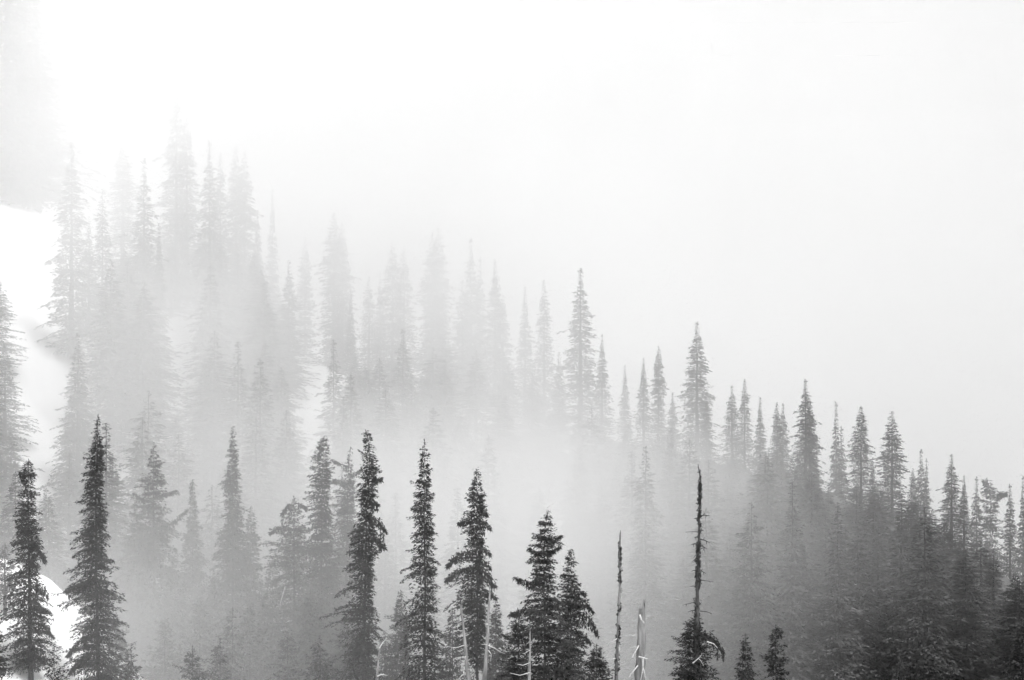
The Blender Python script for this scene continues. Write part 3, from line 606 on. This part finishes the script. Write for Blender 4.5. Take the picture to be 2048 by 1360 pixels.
# skyline and other trees one can tell apart: x, tip row, distance, prototype, width, label
SKY = [
    (14, -190, 412, 2, 2.1, 'huge faint conifer at the top left edge, leftmost of the giant clump'),
    (52, -120, 408, 2, 1.9, 'huge faint conifer at top left whose crown passes the top edge'),
    (76, 20, 404, 4, 1.5, 'faint broad conifer on the right side of the top left giant clump'),
    (28, 60, 403, 4, 1.7, 'faint lower conifer filling the middle of the top left giant clump'),
    (143, 285, 342, 0, 1.25, 'tall grey conifer just right of the bare snow strip'),
    (178, 432, 352, 1, 0.9, 'faint low spire between the snow strip tree and its neighbour'),
    (205, 378, 336, 3, 1.05, 'grey conifer in front of small snow gaps, second right of the snow strip'),
    (246, 278, 380, 5, 1.3, 'pale conifer left of the tallest skyline pair, behind two greyer ones'),
    (288, 316, 345, 0, 1.15, 'grey pointed conifer left below the tallest skyline pair'),
    (318, 445, 340, 1, 0.8, 'thin low spire at the left foot of the tallest skyline pair'),
    (353, 156, 380, 0, 1.15, 'tallest skyline spire, left one of the high pair'),
    (374, 222, 384, 3, 1.05, 'second spire of the high pair, just right of the tallest'),
    (419, 281, 362, 0, 1.0, 'sharp conifer third right from the tallest skyline spire'),
    (441, 305, 374, 3, 0.9, 'ragged faint spire right beside the sharp conifer'),
    (472, 288, 384, 5, 1.0, 'pale column conifer, left one of a close pair with twin tips'),
    (489, 300, 385, 5, 1.0, 'pale column conifer, right one of a close pair with twin tips'),
    (515, 420, 380, 1, 0.8, 'very faint thin spire right below the twin tips'),
    (545, 374, 400, 1, 0.8, 'very faint thin spire standing alone right of the twin tips'),
    (578, 520, 350, 0, 1.0, 'faint low conifer between twin tips and the pale column'),
    (610, 475, 396, 5, 0.9, 'nearly vanished conifer left of the pale column'),
    (668, 424, 372, 5, 1.2, 'pale tall column conifer a third across the skyline'),
    (684, 444, 380, 5, 1.0, 'fainter spire touching the right of the pale tall column'),
    (702, 580, 350, 1, 0.7, 'thin short spire right of the pale tall column'),
    (738, 553, 368, 3, 1.0, 'faint short conifer left of the ragged pair'),
    (760, 543, 376, 1, 0.8, 'fainter thin spire just left of the ragged pair'),
    (785, 482, 364, 5, 1.05, 'pale ragged conifer, left one of a pair near the skyline middle'),
    (808, 498, 355, 3, 1.15, 'pale ragged conifer, right one of a pair near the skyline middle'),
    (865, 462, 366, 5, 1.15, 'pale column with double tip, left stem'),
    (877, 454, 370, 5, 1.1, 'pale column with double tip, right stem'),
    (925, 560, 362, 0, 1.1, 'faint shoulder conifer left of the slim mid skyline spire'),
    (942, 476, 366, 0, 0.95, 'slim pale spire near the middle of the skyline'),
    (960, 514, 370, 0, 0.85, 'shorter faint spire right of the slim mid skyline one'),
    (990, 519, 352, 0, 0.95, 'ragged edged grey spire right of the slim mid skyline spires'),
    (1006, 590, 350, 3, 1.0, 'low conifer hugging the right of the ragged grey spire'),
    (1050, 570, 362, 1, 1.0, 'faint spire left of two standing near the skyline centre'),
    (1088, 560, 360, 3, 0.95, 'faint spire right of two standing near the skyline centre'),
    (1118, 705, 330, 0, 0.8, 'short grey tip left of the isolated tall centre spire'),
    (1161, 536, 335, 0, 1.2, 'isolated tall grey spire right of the skyline centre'),
    (1204, 668, 345, 1, 0.85, 'faint slim spire right of the isolated tall one'),
    (1250, 730, 358, 1, 0.9, 'nearly vanished spire before the grey pair'),
    (1287, 716, 326, 1, 0.95, 'grey narrow spire, left one of the grey pair'),
    (1317, 690, 332, 5, 0.75, 'grey narrow spire, right and taller one of the grey pair'),
    (1345, 785, 320, 0, 0.75, 'short grey tip left of the high mist whitened conifer'),
    (1394, 643, 332, 0, 1.3, 'high mist whitened conifer above the black dead spike'),
    (1413, 783, 316, 1, 0.75, 'short dark edged tip right against the mist whitened conifer'),
    (1464, 771, 322, 0, 0.95, 'grey cone right of the mist whitened conifer'),
    (1489, 758, 336, 3, 0.95, 'paler spire just right of the grey cone'),
    (1520, 793, 335, 1, 0.95, 'pale low spire left of the dark tipped pair'),
    (1554, 804, 303, 3, 0.8, 'dark ragged tip, front one of a close pair right of centre'),
    (1566, 806, 326, 0, 0.8, 'pale tip directly behind the dark ragged one'),
    (1611, 758, 304, 0, 1.1, 'tallest dark spire on the right half of the ridge'),
    (1620, 800, 325, 5, 0.9, 'pale shadow of a conifer behind the tallest dark spire'),
    (1633, 912, 295, 0, 0.7, 'small dark tip at the right foot of the tallest dark spire'),
    (1672, 803, 345, 1, 1.0, 'almost white thin spire between two dark spires'),
    (1683, 853, 340, 0, 0.9, 'almost white low conifer between two dark spires'),
    (1722, 811, 300, 2, 0.95, 'dark even cone spire, second tall one on the right'),
    (1784, 821, 316, 5, 1.25, 'broad mist grey conifer right of the even cone spire'),
    (1745, 915, 320, 1, 0.8, 'pale low tip between even cone spire and broad grey conifer'),
    (1826, 936, 296, 3, 0.7, 'small dark knobbly tip right of the broad grey conifer'),
    (1842, 898, 322, 0, 0.9, 'pale conifer behind the knobbly tip'),
    (1853, 916, 324, 1, 0.8, 'paler thin companion of the conifer behind the knobbly tip'),
    (1903, 908, 291, 0, 1.05, 'dark pointed conifer near the right edge, tallest of that group'),
    (1928, 950, 290, 1, 0.75, 'thin dark spire at the right of the dark pointed conifer'),
    (1953, 953, 314, 0, 0.9, 'pale conifer left of the crooked broken one near right edge'),
    (2020, 968, 306, 0, 0.85, 'grey pointed conifer by the right edge past a white gap'),
    (2046, 950, 318, 1, 0.9, 'faint conifer cut by the right edge'),
    (-8, 545, 330, 2, 1.2, 'grey conifer cut by the left edge beside the snow strip'),
    (10, 690, 310, 4, 1.0, 'lower grey conifer at left edge beside the snow strip'),
    (-14, 770, 300, 2, 1.1, 'grey conifer at left edge below the snow strip, mostly out of frame'),
    (22, 862, 288, 4, 0.9, 'small grey conifer at the foot of the snow strip, left'),
    (1662, 1213, 262, 1, 0.8, 'pale thin spire low on the dark right slope'),
    (1558, 1075, 266, 0, 0.9, 'lighter conifer in drifting mist low on the right slope'),
]
rr = random.Random(5)
for (x, yt, Y, pr, ws, lab) in SKY:
    far_tree('fir_tree', lab, x, yt, Y, pr, ws * (1.28 if x < 1250 else 1.12), rr.uniform(0, 6.28), 'trees along the ridge skyline')

# crooked broken tree by the right edge: thick crown with one long arm
near_tree('fir_tree', 'crooked broken topped pale tree with one long arm by the right edge', 1972, 955, 326,
    [(965, 8, 5), (980, 12, 8), (1000, 16, 14), (1040, 20, 18), (1090, 26, 24), (1150, 34, 30)], bend=[(975, 1980), (1000, 1982), (1100, 1980)],
    limbs=[(992, 2012, 987, dict(fuzz=0.35, sag=0.05, tl=0.4, tw=0.16)), (970, 1966, 960, dict(fuzz=0.3, sag=0.0))], per_h=18, per_m=20, tl=0.4, tw=0.14, core=50, group='trees along the ridge skyline')
# two round headed trees low on the right slope
for (x, yt, w, lab) in [(1712, 1212, 34, 'round headed lighter tree low on the right slope, left of two'), (1785, 1196, 38, 'round headed lighter tree low on the right slope, right of two')]:
    near_tree('hemlock_tree', lab, x, yt, 250, [(yt + 4, w * 0.4, w * 0.4), (yt + 20, w * 0.75, w * 0.8), (yt + 50, w, w), (yt + 120, w * 1.1, w * 1.1)], needle=M_NEEDLE_PALE,
              per_h=20, per_m=22, tl=0.38, tw=0.14, up_top=0.2, droop_bot=0.9, group='round headed trees on the right slope')

# the stand that clothes the slope: individuals placed on the ground, kept below the skyline and off the open snow
SKYROW = [(-60, 560), (100, 470), (160, 470), (250, 470), (350, 430), (480, 450), (560, 560), (700, 650), (900, 660), (1020, 720), (1160, 780), (1240, 845), (1330, 850), (1430, 890), (1560, 890), (1650, 950), (1760, 950), (1860, 1000), (1950, 1045), (1990, 1090), (2120, 1090)]
GAPS = [(0, 100, 380, 935), (88, 100, 480, 900), (150, 190, 530, 670), (335, 372, 655, 800), (612, 628, 765, 830),(248, 256, 950, 975)]
def covers(x, yt, w, ybase):
    for (x0, x1, y0, y1) in GAPS:
        if x + w > x0 and x - w < x1 and yt + 15 < y1 and ybase > y0: 
            ycheck = max(y0, yt)
            ww = w * min(1.0, (y1 - yt) / max(1.0, ybase - yt))
            if x + ww > x0 and x - ww < x1: return True
    return False
placed, stand = [], []
tries = 0
RX, RY = [p[0] for p in SKYROW], [p[1] for p in SKYROW]
share = [0, 0, 0]
while len(placed) < 225 and tries < 60000:
    tries += 1
    X = rr.uniform(-75, 62); Y = rr.uniform(234, 405)
    yc, zc = crest(X)
    if Y > yc + 3: continue
    px = 1024 + X / Y * F
    if px < -70 or px > 2110: continue
    if X > 6 and Y < 243: continue
    zg = float(ground_z(X, Y))
    hmax = (680 - (np.interp(px, RX, RY) + rr.uniform(0, 90))) / F * Y - zg
    h = min(rr.uniform(12, 24), hmax)
    if h < 8: continue
    yt = 680 - (zg + h) / Y * F; yb = 680 - zg / Y * F
    if yt > 1370: continue
    if covers(px, yt, 3.2 / Y * F, yb): continue
    gap2 = (4.0 if Y > yc - 25 or X > 12 else 5.2) ** 2
    if any((X - a) ** 2 + (Y - b_) ** 2 < gap2 for a, b_ in placed): continue
    reg = 0 if px < 620 else 1 if px < 1330 else 2
    if share[reg] >= (75, 62, 88)[reg]: continue
    share[reg] += 1
    placed.append((X, Y))
    stand.append((px, yt, Y, rr.choice([0, 2, 2, 3, 4, 4, 5]), rr.uniform(1.35, 2.0), rr.uniform(0, 6.28)))
MARKS = [(40, 'the snow strip at the left edge'), (143, 'the tall conifer right of the snow strip'), (246, 'the pale conifer left of the tallest pair'), (353, 'the tallest skyline pair'), (430, 'the sharp conifer right of the tallest pair'),
         (480, 'the twin tipped column'), (545, 'the lone faint thin spire'), (610, 'the nearly vanished conifer'), (672, 'the pale tall column'), (738, 'the short conifer left of the ragged pair'), (800, 'the ragged skyline pair'),
         (870, 'the double tipped column'), (945, 'the slim mid skyline spire'), (995, 'the ragged edged grey spire'), (1068, 'the two centre skyline spires'), (1161, 'the isolated tall centre spire'), (1225, 'the nearly vanished slim spire'), (1300, 'the grey skyline pair'),
         (1394, 'the mist whitened conifer'), (1480, 'the grey cone on the ridge'), (1558, 'the dark tipped pair'), (1611, 'the tallest dark spire'), (1672, 'the almost white spires'), (1722, 'the even cone spire'), (1784, 'the broad mist grey conifer'),
         (1850, 'the knobbly tip'), (1905, 'the dark pointed conifer'), (1972, 'the crooked broken tree'), (2046, 'the right edge skyline conifer')]
NTH = ['topmost', 'second', 'third', 'fourth', 'fifth', 'sixth', 'seventh', 'eighth', 'ninth', 'tenth', 'eleventh', 'twelfth', 'thirteenth', 'fourteenth', 'fifteenth', 'sixteenth', 'seventeenth', 'eighteenth', 'nineteenth', 'twentieth']
bins = {}
for t_ in stand:
    k = min(range(len(MARKS)), key=lambda q: abs(MARKS[q][0] - t_[0]))
    bins.setdefault(k, []).append(t_)
for k in sorted(bins):
    for r_, (px, yt, Y, pr, ws, ro) in enumerate(sorted(bins[k], key=lambda q: q[1])):
        if px < 620: look, grp = 'fog grey conifer', 'foggy stand on the left slope'
        elif px < 1330: look, grp = 'fog pale conifer', 'foggy stand on the middle slope'
        else: look, grp = 'dark conifer', 'dark stand on the right slope'
        far_tree('fir_tree', look + ' below ' + MARKS[k][1] + ', ' + NTH[r_] + ' tip down', px, yt, Y, pr, ws, ro, grp)
print('stand trees', len(placed), tries)

# ------------------------------------------------------------------ air: thin even haze and the drifting fog banks
hm = bpy.data.materials.new('thin_even_haze'); hm.use_nodes = True
nt = hm.node_tree
for n in list(nt.nodes): nt.nodes.remove(n)
pv = nt.nodes.new('ShaderNodeVolumePrincipled'); ou = nt.nodes.new('ShaderNodeOutputMaterial')
pv.inputs['Color'].default_value = (0.95, 0.95, 0.95, 1); pv.inputs['Density'].default_value = 0.00004; pv.inputs['Anisotropy'].default_value = 0.0
nt.links.new(pv.outputs[0], ou.inputs['Volume'])
x0, x1, y0, y1, z0, z1 = -3100, 3100, -700, 4100, -150, 100
hv = [(x0, y0, z0), (x1, y0, z0), (x1, y1, z0), (x0, y1, z0), (x0, y0, z1), (x1, y0, z1), (x1, y1, z1), (x0, y1, z1)]
hf = [(0, 3, 2, 1), (4, 5, 6, 7), (0, 1, 5, 4), (1, 2, 6, 5), (2, 3, 7, 6), (3, 0, 4, 7)]
haze = bpy.data.objects.new('haze', mesh_from('haze', hv, hf)); haze.data.materials.append(hm); col.objects.link(haze)
tag(haze, 'thin pale haze in the mountain air', 'haze', kind='stuff')

fm = bpy.data.materials.new('white_fog'); fm.use_nodes = True
nt = fm.node_tree
for n in list(nt.nodes): nt.nodes.remove(n)
pv = nt.nodes.new('ShaderNodeVolumePrincipled'); ou = nt.nodes.new('ShaderNodeOutputMaterial')
pv.inputs['Color'].default_value = (0.995, 0.995, 0.995, 1); pv.inputs['Density'].default_value = 1.0; pv.inputs['Anisotropy'].default_value = 0.35
nt.links.new(pv.outputs[0], ou.inputs['Volume'])

class Field:
    """small builder of math nodes for a fog density field"""
    def __init__(self, nt): self.nt = nt
    def m(self, op, a, b_=None, c=None):
        n = self.nt.nodes.new('ShaderNodeMath'); n.operation = op
        for k, v in enumerate((a, b_, c)):
            if v is None: continue
            if isinstance(v, (int, float)): n.inputs[k].default_value = v
            else: self.nt.links.new(v, n.inputs[k])
        return n.outputs[0]
    def add(self, *a):
        r = a[0]
        for v in a[1:]: r = self.m('ADD', r, v)
        return r
    def mul(self, *a):
        r = a[0]
        for v in a[1:]: r = self.m('MULTIPLY', r, v)
        return r
    def ramp(self, v, a, b_):            # smooth 0 -> 1 as v goes from a to b
        n = self.nt.nodes.new('ShaderNodeMapRange'); n.interpolation_type = 'SMOOTHSTEP'
        n.inputs['From Min'].default_value = a; n.inputs['From Max'].default_value = b_
        self.nt.links.new(v, n.inputs['Value']); return n.outputs[0]
    def blob(self, P, c, r, amp):
        s = self.nt.nodes.new('ShaderNodeVectorMath'); s.operation = 'SUBTRACT'; self.nt.links.new(P, s.inputs[0]); s.inputs[1].default_value = c
        d = self.nt.nodes.new('ShaderNodeVectorMath'); d.operation = 'DIVIDE'; self.nt.links.new(s.outputs[0], d.inputs[0]); d.inputs[1].default_value = r
        q = self.nt.nodes.new('ShaderNodeVectorMath'); q.operation = 'DOT_PRODUCT'; self.nt.links.new(d.outputs[0], q.inputs[0]); self.nt.links.new(d.outputs[0], q.inputs[1])
        e = self.m('EXPONENT', self.mul(q.outputs['Value'], -1.0))
        return self.mul(e, amp)
    def noise(self, P, scale, detail, off=(0, 0, 0), stretch=(1, 1, 1)):
        a = self.nt.nodes.new('ShaderNodeVectorMath'); a.operation = 'MULTIPLY_ADD'; self.nt.links.new(P, a.inputs[0]); a.inputs[1].default_value = stretch; a.inputs[2].default_value = off
        n = self.nt.nodes.new('ShaderNodeTexNoise'); n.inputs['Scale'].default_value = scale; n.inputs['Detail'].default_value = detail
        self.nt.links.new(a.outputs[0], n.inputs['Vector'])
        return n.outputs['Fac'] if 'Fac' in n.outputs else n.outputs[0]

def fog(name, label, lo, hi, voxel, field):
    g = bpy.data.node_groups.new(name, 'GeometryNodeTree')
    g.interface.new_socket('Geometry', in_out='OUTPUT', socket_type='NodeSocketGeometry')
    g.interface.new_socket('Geometry', in_out='INPUT', socket_type='NodeSocketGeometry')
    out = g.nodes.new('NodeGroupOutput'); vc = g.nodes.new('GeometryNodeVolumeCube'); sm = g.nodes.new('GeometryNodeSetMaterial')
    sm.inputs['Material'].default_value = fm
    vc.inputs['Min'].default_value = lo; vc.inputs['Max'].default_value = hi
    for k, ax in enumerate('XYZ'): vc.inputs['Resolution ' + ax].default_value = max(4, int((hi[k] - lo[k]) / voxel[k]))
    P = g.nodes.new('GeometryNodeInputPosition').outputs[0]
    sp = g.nodes.new('ShaderNodeSeparateXYZ'); g.links.new(P, sp.inputs[0])
    f = Field(g)
    dens = field(f, P, sp.outputs[0], sp.outputs[1], sp.outputs[2])
    g.links.new(f.m('MAXIMUM', dens, 0.0), vc.inputs['Density'])
    g.links.new(vc.outputs[0], sm.inputs['Geometry']); g.links.new(sm.outputs[0], out.inputs[0])
    vol = bpy.data.volumes.new(name); vol.materials.append(fm)
    o = bpy.data.objects.new(name, vol); col.objects.link(o)
    md = o.modifiers.new('fog', 'NODES'); md.node_group = g
    tag(o, label, 'fog', kind='stuff')
    return o

def slope_fog(f, P, x, y, z):
    n = f.noise(P, 0.045, 4.0, off=(7, 0, 3), stretch=(1, 0.7, 1.3))
    n = f.ramp(n, 0.36, 0.66)
    n = f.m('MULTIPLY_ADD', n, 1.75, 0.15)
    # cloud that sits on the upper left of the hill and thickens with height
    cloud = f.mul(f.ramp(f.add(z, f.mul(x, -0.15)), -10.0, 42.0), f.ramp(x, 46.0, -10.0), f.ramp(y, 225.0, 330.0), f.m('MULTIPLY_ADD', f.ramp(x, -64, -40), 0.68, 0.32), 0.014)
    hill = f.add(f.mul(f.ramp(x, 30.0, -10.0), f.ramp(y, 225, 250), f.m('MULTIPLY_ADD', f.ramp(x, -64, -38), 0.75, 0.25), 0.0036), f.mul(f.ramp(y, 225, 260), 0.0024))
    valley = f.mul(f.ramp(x, 30.0, 3.0), f.ramp(x, -36.0, -8.0), f.ramp(y, 212, 226), f.ramp(y, 300, 258), f.ramp(z, -3.0, -17.0), 0.038)
    pocket = f.blob(P, (-5, 254, -6), (18, 22, 12), 0.012)           # bank caught behind the near trees
    low = f.blob(P, (-23, 203, -24), (16, 8, 10), 0.075)
    mist = f.blob(P, (-20, 212, -15), (15, 6, 12), 0.022)               # ground mist among the near trees
    wisp = f.blob(P, (21, 238, -13), (20, 11, 8), 0.0115)
    edge_veil = f.blob(P, (-30, 272, -8), (11, 30, 14), 0.016)
    veil = f.blob(P, (-10, 318, 6), (30, 40, 14), 0.008)
    # fog sea behind the ridge
    back = f.mul(f.ramp(f.add(y, f.mul(x, 1.0)), 352.0, 430.0), 0.012)
    soft = f.m('MULTIPLY_ADD', n, 0.45, 0.55)
    d = f.add(f.mul(f.add(cloud, pocket, wisp, veil), n), f.mul(f.add(hill, valley, low, mist, edge_veil), soft))
    d = f.add(d, f.mul(back, f.m('MULTIPLY_ADD', n, 0.3, 0.7)))
    edge = f.mul(f.ramp(x, -128, -100), f.ramp(x, 108, 82), f.ramp(y, 187, 196), f.ramp(z, 78, 50))
    return f.mul(d, edge)
fog('fog_bank', 'white fog drifting over the wooded slope and ridge', (-130, 185, -50), (110, 470, 80), (3.0, 3.0, 3.0), slope_fog)
# beyond the ridge the fog is an even mass with a gently rolling top
n = 25
sv, sf = [], []
for lvl in (0, 1):
    for jx in range(n):
        for jy in range(n):
            X = -900 + 1800 * jx / (n - 1); Yy = 440 + 1500 * jy / (n - 1) - 0.25 * X
            sv.append((X, Yy, -148 if lvl == 0 else 26 + 5 * math.sin(X * 0.013 + 1) + 5 * math.sin(Yy * 0.017)))
for jx in range(n - 1):
    for jy in range(n - 1):
        a = jx * n + jy; b_ = a + n
        sf.append((a, a + 1, b_ + 1, b_)); sf.append((n * n + a, n * n + b_, n * n + b_ + 1, n * n + a + 1))
rim = [(jx, 0) for jx in range(n)] + [(n - 1, jy) for jy in range(1, n)] + [(jx, n - 1) for jx in range(n - 2, -1, -1)] + [(0, jy) for jy in range(n - 2, 0, -1)]
for k in range(len(rim)):
    (ax, ay), (bx, by) = rim[k], rim[(k + 1) % len(rim)]
    a, b_ = ax * n + ay, bx * n + by
    sf.append((a, b_, n * n + b_, n * n + a))
sm_ = bpy.data.materials.new('even_white_fog'); sm_.use_nodes = True
nt = sm_.node_tree
for q in list(nt.nodes): nt.nodes.remove(q)
pv = nt.nodes.new('ShaderNodeVolumePrincipled'); ou = nt.nodes.new('ShaderNodeOutputMaterial')
pv.inputs['Color'].default_value = (0.995, 0.995, 0.995, 1); pv.inputs['Density'].default_value = 0.0055; pv.inputs['Anisotropy'].default_value = 0.35
nt.links.new(pv.outputs[0], ou.inputs['Volume'])
sea = bpy.data.objects.new('fog_sea', mesh_from('fog_sea', sv, sf)); sea.data.materials.append(sm_); col.objects.link(sea)
tag(sea, 'bright featureless fog filling the air behind the ridge', 'fog', kind='stuff')
